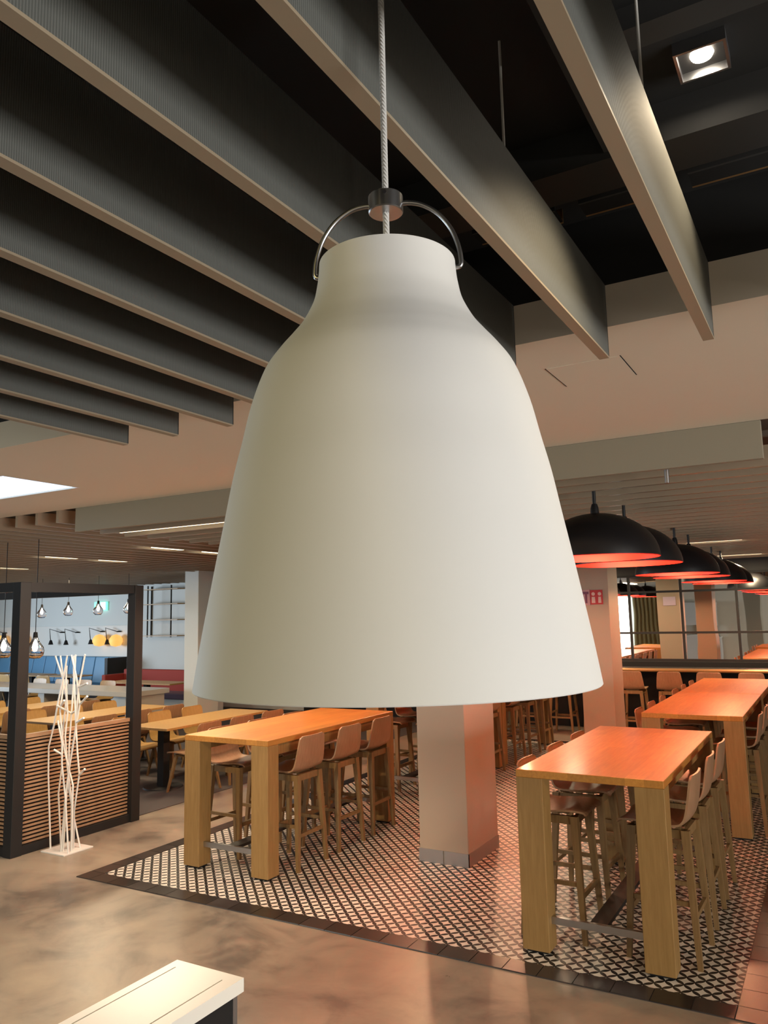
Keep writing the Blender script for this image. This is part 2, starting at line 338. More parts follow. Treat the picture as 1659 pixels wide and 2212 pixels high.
# ------------------------------------------------------------------ service ceiling details
def dark_beam(x0, x1, y0, y1, z0, label):
    tag(MB().box(x0, x1, y0, y1, z0, 3.42).build('ceiling_duct', m_void), label, 'duct', 'dark ducts above the baffles')
dark_beam(-2.9, 3.0, 2.16, 2.34, 3.30, 'dark duct running across near the pale fascia above the baffles')
dark_beam(-0.47, -0.40, -2.0, 2.16, 3.32, 'dark duct running lengthwise left of the square spotlight')
dark_beam(-2.6, -1.4, 1.15, 1.42, 3.30, 'short dark duct high up on the left above the baffles')
dark_beam(-0.40, 0.0, 1.75, 1.83, 3.36, 'short pale grey duct beside the square spotlight')
for k, (x0, x1) in enumerate(((-0.62, -0.33), (-0.28, 0.3), (-1.0, -0.70))):
    t = thing('cable_tray', ((x0+x1)/2, 2.47, 3.33), 0, ['dark slotted cable tray between the two rightmost baffles', 'dark slotted cable tray right of the rightmost baffle', 'dark slotted cable tray behind the lamp cord'][k], 'cable tray', 'cable trays')
    w = (x1-x0)/2
    MB().box(-w, w, -0.05, -0.04, 0, 0.05).build('rail', m_void, t); MB().box(-w, w, 0.04, 0.05, 0, 0.05).build('rail', m_gold, t); MB().box(-w, w, -0.04, 0.04, 0, 0.006).build('tray_floor', m_dark, t)
# baffles
bl0 = thing('ceiling_baffle', (0, 0, 0), 0, 'x', 'baffle', 'grey ceiling baffles')
Y0B, Y1B = -3.0, 2.6
MB().box(-0.016, 0.016, Y0B, Y1B, 0.006, 0.262).build('panel', m_baffle, bl0)
MB().box(-0.0165, 0.0165, Y0B, Y1B+0.001, 0.0, 0.0065).build('edge_trim', m_bafedge, bl0)
MB().box(-0.0165, 0.0165, Y1B, Y1B+0.004, 0.0065, 0.262).build('end_trim', m_blackmetal, bl0)
for yy in (-1.5, 1.7): MB().tube([(0, yy, 0.255), (0, yy, 0.57)], 0.0035, 8).build('hanger_rod', m_whitepaint, bl0)
register(bl0)
xs = [-0.2775-0.3315*k for k in range(-2, 9)]
for i, x in enumerate(xs):
    lab = 'long ribbed grey felt ceiling baffle, '+(['first', 'second'][i]+' beyond the right edge, past the square spotlight' if i < 2 else
          ('rightmost one, lit by the square spotlight' if i == 2 else ('leftmost and lowest in the picture' if i == len(xs)-1 else ORD[i-2]+' from the square spotlight')))
    if i == 0: bl0.location = (x, 0, 2.85); bl0['label'] = lab
    else: copy_tree(bl0, (x, 0, 2.85), 0, lab)
# square recessed spotlights in the service ceiling
def spot(loc, aim, power, label, size=math.radians(75), blend=0.6, color=(1.0, 0.80, 0.54), zc=3.42, radius=0.04):
    t = thing('square_spotlight', (loc[0], loc[1], zc), 0, label, 'spotlight', 'square ceiling spotlights')
    f = MB()
    for (a, b, c, d) in ((-.062, -.055, -.062, .062), (.055, .062, -.062, .062), (-.055, .055, -.062, -.055), (-.055, .055, .055, .062)): f.box(a, b, c, d, -0.035, 0.0)
    f.build('frame', m_steel, t); MB().box(-.055, .055, -.055, .055, -0.012, 0.0).build('housing', m_blackmetal, t)
    MB().lathe([(0.0, -0.018), (0.026, -0.018), (0.029, -0.012)], 20).build('lens', m_spot, t)
    d = bpy.data.lights.new('spot_lamp', 'SPOT'); d.energy = power; d.color = color; d.spot_size = size; d.spot_blend = blend; d.shadow_soft_size = radius
    o = bpy.data.objects.new('spot_lamp', d); COL.objects.link(o); o.location = (loc[0], loc[1], zc-0.05)
    o.rotation_euler = (Vector(aim)-Vector(o.location)).to_track_quat('-Z', 'Y').to_euler()
    return t
spot((-0.176, 2.0), (-0.3, 1.9, 0), 34, 'lit square spotlight in the black ceiling at the upper right', size=math.radians(112), blend=0.5)
spot((1.2, 1.6), (-0.6, 3.4, 0), 120, 'square spotlight in the black ceiling beyond the right edge')
spot((-0.80, -2.6), (-0.6, 0.95, 2.12), 62, 'added square spotlight behind the photographer, aimed at the white pendant', size=math.radians(30), color=(1.0, 0.80, 0.30))  # unseen warm lamp, added to yellow the pendant's left side
spot((-2.6, 0.6), (-3.4, 2.8, 0), 200, 'square spotlight beyond the left edge over the concrete floor', color=(1.0, 0.86, 0.66))
spot((-3.6, 1.5), (-4.9, 4.3, 0), 330, 'square spotlight beyond the left edge nearer the divider', size=math.radians(62))

# ------------------------------------------------------------------ the white pendant lamp
PX, PY, PZ = -0.533, 0.958, 1.907
prof = [(0.1005, 2.513), (0.1015, 2.498), (0.104, 2.478), (0.1105, 2.450), (0.1275, 2.416), (0.1455, 2.392), (0.1625, 2.371), (0.1815, 2.342), (0.199, 2.293), (0.2115, 2.240), (0.2235, 2.190), (0.2345, 2.132), (0.2450, 2.078), (0.2565, 2.016), (0.2662, 1.962), (0.2750, 1.907)]
def catmull(P, n=5):
    out = []; P = [np.array(p) for p in P]
    for i in range(len(P)-1):
        p0, p1, p2, p3 = P[max(i-1, 0)], P[i], P[i+1], P[min(i+2, len(P)-1)]
        for k in range(n):
            t = k/n; out.append(tuple(0.5*((2*p1)+(-p0+p2)*t+(2*p0-5*p1+4*p2-p3)*t*t+(-p0+3*p1-3*p2+p3)*t**3)))
    out.append(tuple(P[-1])); return out
outer = catmull(prof); TH = 0.0022
inner = [(r-TH, z) for r, z in outer]
full = [(r, z-PZ) for r, z in outer]; full = full+[(0.2739, -0.0012)]+[(r, z-PZ) for r, z in inner[::-1]]+[full[0]]
SEG = 144; HA = math.radians(8)                              # handle direction in the lamp's own frame (world angle)
hang = math.atan2(0.499, 0.867)-HA
kr = int(round((hang % (2*math.pi))/(2*math.pi)*SEG)) % SEG; kl = (kr+SEG//2) % SEG
no = len(outer)
def slot(i, k): return k in (kr, kl) and (i < 4 or i > len(full)-2-4)
lamp = thing('pendant_lamp', (PX, PY, PZ), 0, 'large white bell-shaped pendant lamp hanging in the foreground', 'lamp')
sh = MB().lathe(full, SEG, skip=slot).build('shade', m_white, lamp)
hub = MB().lathe([(0.0045, 0.690), (0.0245, 0.690), (0.026, 0.6915), (0.026, 0.7155), (0.0245, 0.717), (0.0045, 0.717), (0.0045, 0.690)], 48).build('hub', m_steel, lamp)
d2 = Vector((math.cos(math.atan2(-PY, -PX)-0.05), math.sin(math.atan2(-PY, -PX)-0.05), 0))
MB().tube([d2*0.0250+Vector((0, 0, 0.710)), d2*0.0266+Vector((0, 0, 0.710))], 0.003, 12).build('grub_screw', m_blackmetal, hub)
for a in (hang, hang+math.pi):
    e = Vector((math.cos(a), math.sin(a), 0))
    hp = catmull([(0.018, 0.703), (0.034, 0.7035), (0.055, 0.698), (0.078, 0.682), (0.096, 0.657), (0.1065, 0.628), (0.1095, 0.606), (0.1085, 0.599), (0.105, 0.5965), (0.094, 0.5955)], 6)
    MB().tube([e*r+Vector((0, 0, z)) for r, z in hp], 0.0035, 12).build('handle', m_steel, lamp)
MB().tube([(0, 0, 0.55), (0, 0, 0.78), (0, 0, 1.1), (0, 0, 1.513)], 0.0048, 12).build('cord', m_cord, lamp)
MB().lathe([(0.0, 0.55), (0.02, 0.55), (0.022, 0.47), (0.03, 0.46), (0.03, 0.40), (0.0, 0.40)], 24).build('socket', m_blackmetal, lamp)
MB().lathe([(0.0, 0.27), (0.035, 0.28), (0.05, 0.32), (0.035, 0.37), (0.016, 0.40)], 24).build('bulb', M('unlit_bulb', (0.8, 0.78, 0.72), 0.3), lamp)

# ------------------------------------------------------------------ low white-topped partition in the foreground
pt = thing('low_partition', (-1.82, 0.6, 0), 0, 'low dark partition with a white grooved top in the foreground', 'partition')
pb = MB().box(-0.125, 0.125, -1.4, 1.385, 0, 0.86).build('body', m_blackmetal, pt)
pc = MB().box(-0.14, -0.1075, -1.42, 1.402, 0.86, 0.9).box(-0.1025, 0.0875, -1.42, 1.402, 0.86, 0.9).box(0.0925, 0.14, -1.42, 1.402, 0.86, 0.9).box(-0.1075, -0.1025, 1.36, 1.402, 0.86, 0.9).box(0.0875, 0.0925, 1.36, 1.402, 0.86, 0.9).box(-0.1075, -0.1025, -1.42, 1.36, 0.86, 0.890).box(0.0875, 0.0925, -1.42, 1.36, 0.86, 0.890).build('top', m_whitetop, pt)
for xg in (-0.105, 0.09): MB().box(xg-0.0025, xg+0.0025, -1.42, 1.36, 0.890, 0.8915).build('groove', m_skirt, pc)
MB().box(0.125, 0.129, 1.365, 1.385, 0, 0.86).box(0.105, 0.125, 1.385, 1.389, 0, 0.86).build('edge_strip', m_skirt, pb)

# ------------------------------------------------------------------ high tables
def high_table(L, label):
    t = thing('high_table', (0, 0, 0), 0, label, 'table', 'high oak bar tables')
    w, l = 0.435, L/2
    MB().box(-w, w, -l, l, 1.005, 1.05).build('tabletop', m_oak_top, t, bevel=0.004)
    MB().box(-w+0.05, -w+0.075, -l+0.14, l-0.14, 0.915, 1.005).build('apron', m_oak, t)
    MB().box(w-0.075, w-0.05, -l+0.14, l-0.14, 0.915, 1.005).build('apron', m_oak, t)
    for sx in (-1, 1):
        for sy in (-1, 1):
            a, b = sorted((sx*(w-0.165), sx*w)); c, d = sorted((sy*(l-0.14), sy*l))
            lg = MB().box(a, b, c, d, 0.018, 1.005).build('leg', m_oak, t, bevel=0.004)
            MB().box(a+0.02, b-0.02, c+0.02, d-0.02, 0.004, 0.018).build('glide', m_blackmetal, lg)
    fr = 0.185
    MB().box(-w+0.165, w-0.165, -l+0.055, -l+0.08, fr-0.02, fr+0.02).build('footrest', m_steel, t)
    MB().box(-w+0.165, w-0.165, l-0.08, l-0.055, fr-0.02, fr+0.02).build('footrest', m_steel, t)
    MB().box(-0.05, 0.05, -l+0.08, l-0.08, fr-0.012, fr+0.012).build('foot_beam', m_darkwall, t)
    return register(t)
T_L1 = high_table(2.0, 'high oak bar table left of the central pillar'); T_L1.location = (-4.355, 5.95, 0)
def place_table(x, y, label): return copy_tree(T_L1, (x, y, 0), 0, label)
place_table(-1.345, 5.665, 'nearest high oak bar table at the lower right, glowing orange')
place_table(-1.215, 8.64, 'high oak bar table directly behind the nearest right table')
place_table(-1.215, 10.66, 'farthest high oak bar table on the right, nearest the mirror')
place_table(-4.355, 8.86, 'high oak bar table behind the central pillar, second of the left row')
place_table(-4.355, 10.88, 'high oak bar table at the far end of the left row')

# ------------------------------------------------------------------ bar stools and dining chairs
def shell_mesh(prof, th=0.012):
    """prof: list of (x, z, halfwidth) along the seat and up the back; bent plywood sheet with thickness"""
    P = catmull([(a, b, c) for a, b, c in prof], 4); n = len(P); cols = 9; vs_ = []; fs = []
    for side in (0, 1):
        for i, (x, z, hw) in enumerate(P):
            a = P[max(i-1, 0)]; b = P[min(i+1, n-1)]; d = Vector((b[0]-a[0], 0, b[1]-a[1])).normalized(); nrm = Vector((-d.z, 0, d.x))
            for j in range(cols):
                s_ = -1+2*j/(cols-1); dish = 0.012*(s_*s_)
                p = Vector((x, s_*hw, z))+nrm*(dish+(th/2 if side == 0 else -th/2)); vs_.append(p)
    off = n*cols
    for i in range(n-1):
        for j in range(cols-1):
            q = (i*cols+j, i*cols+j+1, (i+1)*cols+j+1, (i+1)*cols+j)
            fs.append(q); fs.append(tuple(k+off for k in q[::-1]))
    for i in range(n-1):
        for j in (0, cols-1):
            q = (i*cols+j, (i+1)*cols+j, (i+1)*cols+j+off, i*cols+j+off); fs.append(q if j == 0 else q[::-1])
    for j in range(cols-1):
        for i in (0, n-1):
            q = (i*cols+j, i*cols+j+off, i*cols+j+1+off, i*cols+j+1); fs.append(q if i == 0 else q[::-1])
    return MB().add(vs_, fs, True)
def taper_leg(top, bot, wt, wb):
    (x0, y0, z0), (x1, y1, z1) = bot, top
    return MB().hexa([(x0-wb, y0-wb, z0), (x0+wb, y0-wb, z0), (x0+wb, y0+wb, z0), (x0-wb, y0+wb, z0)], [(x1-wt, y1-wt, z1), (x1+wt, y1-wt, z1), (x1+wt, y1+wt, z1), (x1-wt, y1+wt, z1)])
def bar(p, q, hw, hh):                                       # horizontal rail with rectangular section
    p, q = Vector(p), Vector(q); d = (q-p).normalized(); s_ = Vector((-d.y, d.x, 0))*hw
    return MB().hexa([p-s_-Vector((0, 0, hh)), p+s_-Vector((0, 0, hh)), q+s_-Vector((0, 0, hh)), q-s_-Vector((0, 0, hh))][::-1], [p-s_+Vector((0, 0, hh)), p+s_+Vector((0, 0, hh)), q+s_+Vector((0, 0, hh)), q-s_+Vector((0, 0, hh))][::-1])
def make_stool():                                            # sits facing -X, back at +X
    t = thing('bar_stool', (0, 0, 0), 0, 'x', 'stool')
    shell_mesh([(-0.215, 0.745, 0.165), (-0.205, 0.757, 0.185), (-0.12, 0.763, 0.20), (0.02, 0.752, 0.205), (0.12, 0.755, 0.202), (0.162, 0.782, 0.200), (0.182, 0.83, 0.196), (0.197, 0.91, 0.187), (0.210, 1.0, 0.173), (0.2145, 1.025, 0.163), (0.216, 1.04, 0.135)]).build('shell', m_ply, t)
    T = 0.735
    for sx in (-1, 1):
        for sy in (-1, 1):
            taper_leg((sx*0.15-(0.0 if sx < 0 else -0.005), sy*0.145, T), (sx*0.195, sy*0.195, 0.0045), 0.023, 0.014).build('leg', m_leg, t)
    fr = MB()
    for sy in (-1, 1): fr.box(-0.15, 0.155, sy*0.145-0.011, sy*0.145+0.011, 0.685, T)
    for sx in (-1, 1): fr.box(sx*0.152-0.011, sx*0.152+0.011, -0.145, 0.145, 0.685, T)
    fr.box(-0.1, 0.1, -0.1, 0.1, T, 0.747); fr.build('seat_frame', m_leg, t)
    k = 0.30
    def at(z): f_ = 1-z/T; return 0.15+0.045*f_, 0.145+0.05*f_
    ax, ay = at(0.27)
    bar((-ax, -ay, 0.27), (-ax, ay, 0.27), 0.010, 0.017).build('footrest', m_leg, t)
    bar((ax, -ay, 0.27), (ax, ay, 0.27), 0.010, 0.014).build('stretcher', m_leg, t)
    ax, ay = at(0.34)
    for sy in (-1, 1): bar((-ax, sy*ay, 0.34), (ax, sy*ay, 0.34), 0.009, 0.013).build('stretcher', m_leg, t)
    return register(t)
stool0 = make_stool(); used = [False]
def stool(x, y, rz, label, group):
    jit = random.uniform(-0.03, 0.03)
    if not used[0]:
        used[0] = True; stool0.location = (x, y, 0); stool0.rotation_euler = (0, 0, rz+jit); tag(stool0, label, None, group); return stool0
    return copy_tree(stool0, (x, y, 0), rz+jit, label, group)
def row(x, ys, rz, what, group):
    for i, y in enumerate(ys): stool(x, y, rz, 'oak bar stool '+what+', '+(ORD[i]+' from camera' if len(ys) > 1 else 'x'), group)
row(-4.035, [5.43, 6.02, 6.58], 0, 'on the pillar side of the left bar table', 'stools at the left bar table')
row(-4.69, [5.50, 6.04, 6.58], math.pi, 'on the divider side of the left bar table', 'stools at the left bar table')
row(-1.005, [5.06, 5.70, 6.29], 0, 'on the right side of the nearest right table', 'stools at the nearest right table')
row(-1.665, [5.10, 5.71, 6.29], math.pi, 'on the pillar side of the nearest right table', 'stools at the nearest right table')
row(-0.875, [8.03, 8.64, 9.26, 10.05, 10.66, 11.28], 0, 'on the right side of the far right tables', 'stools at the far right tables')
row(-1.555, [8.03, 8.64, 9.26, 10.05, 10.66, 11.28], math.pi, 'on the left side of the far right tables', 'stools at the far right tables')
row(-4.03, [8.25, 8.86, 9.47, 10.27, 10.88, 11.49], 0, 'on the right side of the tables behind the pillar', 'stools behind the pillar')
row(-4.68, [8.25, 8.86, 9.47, 10.27, 10.88, 11.49], math.pi, 'on the far side of the tables behind the pillar', 'stools behind the pillar')
for i in range(10):
    x = -0.57-0.583*i
    stool(x, 13.02, -math.pi/2, 'oak bar stool facing the mirror bar, '+ORD[i]+' from the right', 'stools at the mirror bar')

def make_chair(mat, name='dining_chair'):
    t = thing(name, (0, 0, 0), 0, 'x', 'chair')
    shell_mesh([(-0.23, 0.435, 0.19), (-0.215, 0.45, 0.215), (-0.1, 0.455, 0.225), (0.08, 0.44, 0.225), (0.15, 0.455, 0.22), (0.19, 0.50, 0.215), (0.21, 0.57, 0.21), (0.225, 0.66, 0.215), (0.24, 0.75, 0.212), (0.245, 0.785, 0.195), (0.247, 0.80, 0.165)], 0.011).build('shell', mat, t)
    for sx in (-1, 1):
        for sy in (-1, 1):
            taper_leg((sx*0.14, sy*0.15, 0.425), (sx*0.22, sy*0.21, 0.007), 0.019, 0.011).build('leg', m_leg, t)
    MB().box(-0.15, 0.15, -0.16, -0.13, 0.41, 0.438).box(-0.15, 0.15, 0.13, 0.16, 0.41, 0.438).box(-0.155, -0.125, -0.13, 0.13, 0.41, 0.438).box(0.125, 0.155, -0.13, 0.13, 0.41, 0.438).build('seat_frame', m_leg, t)
    return register(t)
chA = make_chair(m_plyl); chB = make_chair(m_ply, 'dining_chair')
firstuse = {'A': True, 'B': True}
def chair(kind, x, y, rz, label, group='dining chairs'):
    src = chA if kind == 'A' else chB; rz += random.uniform(-0.07, 0.07)
    if firstuse[kind]:
        firstuse[kind] = False; src.location = (x, y, 0); src.rotation_euler = (0, 0, rz); return tag(src, label, None, group)
    return copy_tree(src, (x, y, 0), rz, label, group)
def dining_table(x0, x1, y0, y1, label, n=2, topmat=None):
    t = thing('dining_table', ((x0+x1)/2, (y0+y1)/2, 0.006), 0, label, 'table', 'dining tables')
    w, l = (x1-x0)/2, (y1-y0)/2
    MB().box(-w, w, -l, l, 0.706, 0.734).build('tabletop', topmat or m_plyl, t, bevel=0.003)
    for sy in ((-1, 1) if n == 2 else (0,)):
        c = sy*(l-0.28)
        MB().box(-0.05, 0.05, c-0.05, c+0.05, 0.02, 0.706).build('column', m_blackmetal, t)
        MB().lathe([(0.0, 0.02), (0.23, 0.014), (0.24, 0.0), (0.0, 0.0)], 28, (0, c, 0)).build('base', m_blackmetal, t)
    return t
for nm, wh, x0, x1, y0, y1 in (('nearest', 'beside the left bar table', -7.55, -6.885, 6.82, 8.70), ('middle', 'behind the slatted divider panel', -9.36, -8.68, 6.67, 8.67), ('farthest', 'behind the divider corner post', -11.12, -10.45, 6.70, 8.72)):
    dining_table(x0, x1, y0, y1, 'long pale oak dining table '+wh)
    for i, yy in enumerate((7.12, 7.72, 8.34)):
        chair('A', x0-0.15, yy, math.pi, 'pale plywood chair on the far side of the '+nm+' dining table, '+ORD[i]+' in line')
        chair('B', x1+0.15, yy, 0, 'brown plywood chair on the near side of the '+nm+' dining table, '+ORD[i]+' in line')
# long grey counter table and what stands behind it
ct = thing('counter_table', (-13.2, 10.35, 0.006), 0, 'long grey stone communal table across the dining area', 'table')
MB().box(-2.9, 2.35, -0.45, 0.45, 0.66, 0.75).build('tabletop', m_counter, ct, bevel=0.006)
for xx in (-2.6, -0.2, 2.2): MB().box(xx-0.09, xx+0.09, -0.38, 0.38, 0.0, 0.66).build('leg', m_counter, ct)
for i in range(4): chair('A', -15.2+0.72*i, 11.05, math.pi/2, 'pale dining chair behind the long grey table, '+ORD[i]+' from the left')
# blue booth along the far wall
bo = thing('blue_booth', (-18.0, 13.6, 0.006), 0, 'long sky-blue upholstered booth seat along the far wall', 'booth')
MB().box(-2.9, 2.5, -0.4, 0.39, 0.0, 0.36).build('base', m_blackmetal, bo)
MB().box(-2.9, 2.45, -0.42, 0.15, 0.36, 0.46).build('seat', m_blueleather, bo, bevel=0.02)
for i in range(11):
    x = -2.9+0.487*i
    MB().hexa([(x+.006, 0.13, 0.46), (x+.481, 0.13, 0.46), (x+.481, 0.32, 0.46), (x+.006, 0.32, 0.46)], [(x+.006, 0.25, 1.11), (x+.481, 0.25, 1.11), (x+.481, 0.38, 1.11), (x+.006, 0.38, 1.11)]).build('back_cushion', m_blueleather, bo, bevel=0.02)
MB().box(2.46, 2.56, -0.3, 0.39, 0.36, 1.11).build('end_panel', m_blackmetal, bo)
for i, x in enumerate((-19.2, -17.5, -16.2)):
    dining_table(x-0.55, x+0.55, 12.45, 13.05, 'small table in front of the blue booth, '+ORD[i]+' from the left', 1)
for i in range(6): chair('A', -19.6+0.72*i, 12.15, -math.pi/2, 'pale dining chair at the blue booth tables, '+ORD[i]+' from the left')
# red banquette near the pale pillar
rb = thing('red_banquette', (-12.9, 12.75, 0.006), 0, 'dark red upholstered banquette with plum seat left of the pale pillar', 'banquette')
MB().box(-1.5, 1.5, -0.35, 0.15, 0.0, 0.33).build('base', m_bluewall, rb); MB().box(-1.5, 1.5, -0.4, 0.12, 0.33, 0.45).build('seat', m_plum, rb, bevel=0.02)
MB().box(-1.5, 1.5, 0.12, 0.28, 0.33, 0.90).build('backrest', m_redfabric, rb, bevel=0.03); MB().box(-1.62, -1.5, -0.4, 0.28, 0.0, 0.80).build('arm', m_redfabric, rb, bevel=0.02)
dining_table(-13.5, -11.6, 11.55, 12.15, 'oak table in front of the red banquette', 1)
chair('B', -12.1, 11.3, -math.pi/2, 'brown plywood chair in front of the red banquette')
# upper wall panel edge and lamps on the far wall
struct('trim_3', MB().box(XL, -15.42, 13.965, 14.0, 1.12, 1.9), M('panel_paint', (0.74, 0.73, 0.69), 0.6), 'pale wall panel behind the swing-arm lamps')
wl0 = thing('wall_lamp', (0, 0, 0), 0, 'x', 'lamp', 'swing-arm wall lamps')
MB().tube([(0.0, 0, 0.0), (0, -0.06, 0), (-0.34, -0.16, 0.10), (-0.23, -0.2, -0.22)], 0.011, 6).build('arm', m_blackmetal, wl0)
MB().lathe([(0.0, 0.0), (0.07, 0.0), (0.05, 0.03), (0.0, 0.035)], 12, (0, -0.02, -0.01)).build('bracket', m_blackmetal, wl0)
MB().lathe([(0.0, 0.02), (0.03, 0.0), (0.065, -0.11), (0.0, -0.11)], 14, (-0.225, -0.2, -0.2)).build('head', m_blackmetal, wl0)
register(wl0)
for i, (x, z, lit) in enumerate(((-17.95, 1.735, 0), (-17.34, 1.73, 0), (-16.39, 1.745, 1), (-15.78, 1.74, 1), (-19.52, 1.735, 1), (-20.4, 1.74, 1))):
    lab = 'black swing-arm lamp above the blue booth, '+['unlit, farther left of the middle pair', 'unlit, right of the middle pair', 'left of the brightest amber pair', 'right of the brightest amber pair', 'behind the large glass pendant', 'beyond the divider corner post'][i]
    o = wl0 if i == 0 else copy_tree(wl0, (x, 13.96, z), 0, lab)
    if i == 0: o.location = (x, 13.96, z); o['label'] = lab
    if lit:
        MB().lathe([(0.0, 0.14), (0.10, 0.11), (0.16, 0.03), (0.165, -0.05), (0.12, -0.14), (0.0, -0.17)], 20, (0.07, -0.18, -0.2)).build('shade', m_amber, o)  # added glowing globe in place of lamp light on the wall
ex = thing('exit_sign', (-16.5, 13.99, 2.4), 0, 'lit green and white exit sign on the far wall', 'sign')
MB().box(-0.22, 0.22, -0.06, 0.0, -0.11, 0.11).build('panel', m_exit, ex); MB().box(0.02, 0.2, -0.063, -0.06, -0.09, 0.1).box(-0.14, -0.06, -0.063, -0.06, -0.06, 0.06).build('pictogram', m_exitw, ex)
# wall shelf
shf = thing('wall_shelf', (-14.15, 13.9, 1.6), 0, 'black metal wall shelf with thin wooden boards on the pale wall', 'shelf')
for xx in (-0.55, -0.38, 0.40): MB().tube([(xx, -0.2 if xx > -0.5 else 0.08, 0.0), (xx, -0.2 if xx > -0.5 else 0.08, 1.24)], 0.018, 6).build('post', m_blackmetal, shf)
for zz in (0.02, 0.40, 0.78, 1.14): MB().box(-0.55, 0.62, -0.22, 0.1, zz, zz+0.02).build('shelf_board', m_plyl, shf)

# ------------------------------------------------------------------ black framed divider with slatted panels
dv = thing('slatted_divider', (-6.36, 4.5, 0), 0, 'black framed room divider with horizontal wooden slats below', 'divider')
PW = 0.055
def post(x, y): MB().box(x-PW, x+PW, y-PW, y+PW, 0, 2.37).build('post', m_blackmetal, dv, bevel=0.003)
post(0, 0); post(0.01, 1.32); post(-2.6, 0); post(-2.6, 1.32)
def beam(x0, x1, y0, y1, z0, z1): MB().box(x0, x1, y0, y1, z0, z1).build('beam', m_blackmetal, dv)
beam(-0.045, 0.045, PW, 1.265, 2.285, 2.37); beam(-2.545, -PW, -0.045, 0.045, 2.285, 2.37); beam(-2.545, -PW, 1.275, 1.365, 2.285, 2.37)
beam(-0.045, 0.045, PW, 1.265, 0.0, 0.075); beam(-2.545, -PW, -0.045, 0.045, 0.0, 0.075)
p1 = MB().box(-0.02, 0.02, PW, 1.265, 0.985, 1.02).build('slat_panel_rail', m_slatwood, dv)
MB().box(-0.022, -0.018, PW, 1.265, 0.075, 0.985).build('backing', m_dark, dv); MB().box(-2.545, -PW, 0.018, 0.022, 0.075, 0.985).build('backing', m_dark, dv)
MB().box(-2.545, -PW, -0.02, 0.02, 0.985, 1.02).build('slat_panel_rail', m_slatwood, dv)
ms = MB().box(-0.011, 0.011, PW+.004, 1.262, 0, 0.0175); me1 = bpy.data.meshes.new('slat'); me1.from_pydata(ms.v, [], ms.f); me1.materials.append(m_slatwood)
ms = MB().box(-2.541, -PW-.004, -0.011, 0.011, 0, 0.0175); me2 = bpy.data.meshes.new('slat'); me2.from_pydata(ms.v, [], ms.f); me2.materials.append(m_slatwood)
for i in range(27):
    link('slat', me1, dv, (0, 0, 0.082+i*0.0337)); link('slat', me2, dv, (0, 0, 0.082+i*0.0337))

# ------------------------------------------------------------------ white coat rack of bent rods
cr_ = thing('coat_rack', (-6.09, 4.85, 0), 0, 'white coat rack of bent branch-like rods on a square base', 'coat rack')
MB().box(-0.155, 0.155, -0.155, 0.155, 0.0, 0.012).build('base', m_whitepaint, cr_, bevel=0.002)
def PA(x, y, dy): p = at_y(80+x/9.214, 1400+y/9.214, 4.85+dy); return p-Vector((-6.09, 4.85, 0))
def PB(x, y, dy): p = at_y(80+x/9.214, 1620+y/9.214, 4.85+dy); return p-Vector((-6.09, 4.85, 0))
rods = [(-0.05, [(1, 220, 1975), (1, 225, 500), (0, 232, 1960), (0, 340, 1530), (0, 405, 1160), (0, 490, 740), (0, 535, 540), (0, 600, 150)]),
        (0.04, [(1, 430, 1890), (1, 425, 870), (1, 495, 330), (0, 492, 1950), (0, 535, 1440), (0, 585, 1000), (0, 500, 560), (0, 365, 155)]),
        (-0.07, [(1, 505, 1985), (1, 560, 1000), (1, 640, 350), (0, 700, 2050), (0, 770, 1600), (0, 795, 1200), (0, 820, 800), (0, 890, 470), (0, 955, 125)]),
        (-0.06, [(1, 545, 1975), (1, 600, 650), (1, 690, 30), (0, 760, 1650), (0, 850, 1130), (0, 780, 560), (0, 685, 140)]),
        (-0.08, [(1, 655, 1990), (1, 565, 950), (1, 495, 280), (0, 500, 1900), (0, 415, 1440)]),
        (-0.03, [(1, 700, 1925), (1, 715, 700), (1, 640, 400), (1, 545, 0), (0, 500, 1750), (0, 460, 1250), (0, 530, 700), (0, 465, 150)]),
        (0.02, [(1, 720, 1880), (1, 740, 1200), (1, 842, 480), (1, 800, 0), (0, 775, 1560), (0, 740, 700), (0, 765, 130)]),
        (0.06, [(1, 838, 1850), (1, 735, 1350), (1, 620, 700), (1, 635, 0), (0, 665, 1600), (0, 700, 1100), (0, 730, 640), (0, 735, 150)]),
        (0.0, [(1, 680, 1960), (1, 690, 1000), (1, 600, 300), (0, 560, 1750), (0, 610, 1300), (0, 575, 650), (0, 590, 350)])]
for dy, pts in rods:
    P = [(PA if w == 0 else PB)(x, y, dy) for w, x, y in pts]; P[0] = Vector((max(-.145, min(.145, P[0].x)), max(-.145, min(.145, dy*1.2)), 0.008))
    MB().tube(P, 0.0078, 8).build('rod', m_whitepaint, cr_)
for dy, a, b in ((-0.07, PA(830, 775, -.07), PA(1000, 700, -.11)), (-0.06, PA(862, 1110, -.06), PA(1000, 960, -.1)), (-0.07, PA(785, 1480, -.07), PA(930, 1390, -.11)), (0.02, PB(840, 500, .02), PB(950, 380, -.03)),
                 (0, PA(690, 1300, 0.06), PA(390, 1140, -.08)), (-.08, PA(490, 2110, -.08), PA(335, 2020, -.12)), (0.06, PA(690, 1300, .06), PA(790, 1230, .03)), (-.03, PA(480, 1150, -.03), PA(540, 1040, -.06))):
    MB().tube([a, b], 0.0092, 8).build('peg', m_whitepaint, cr_)

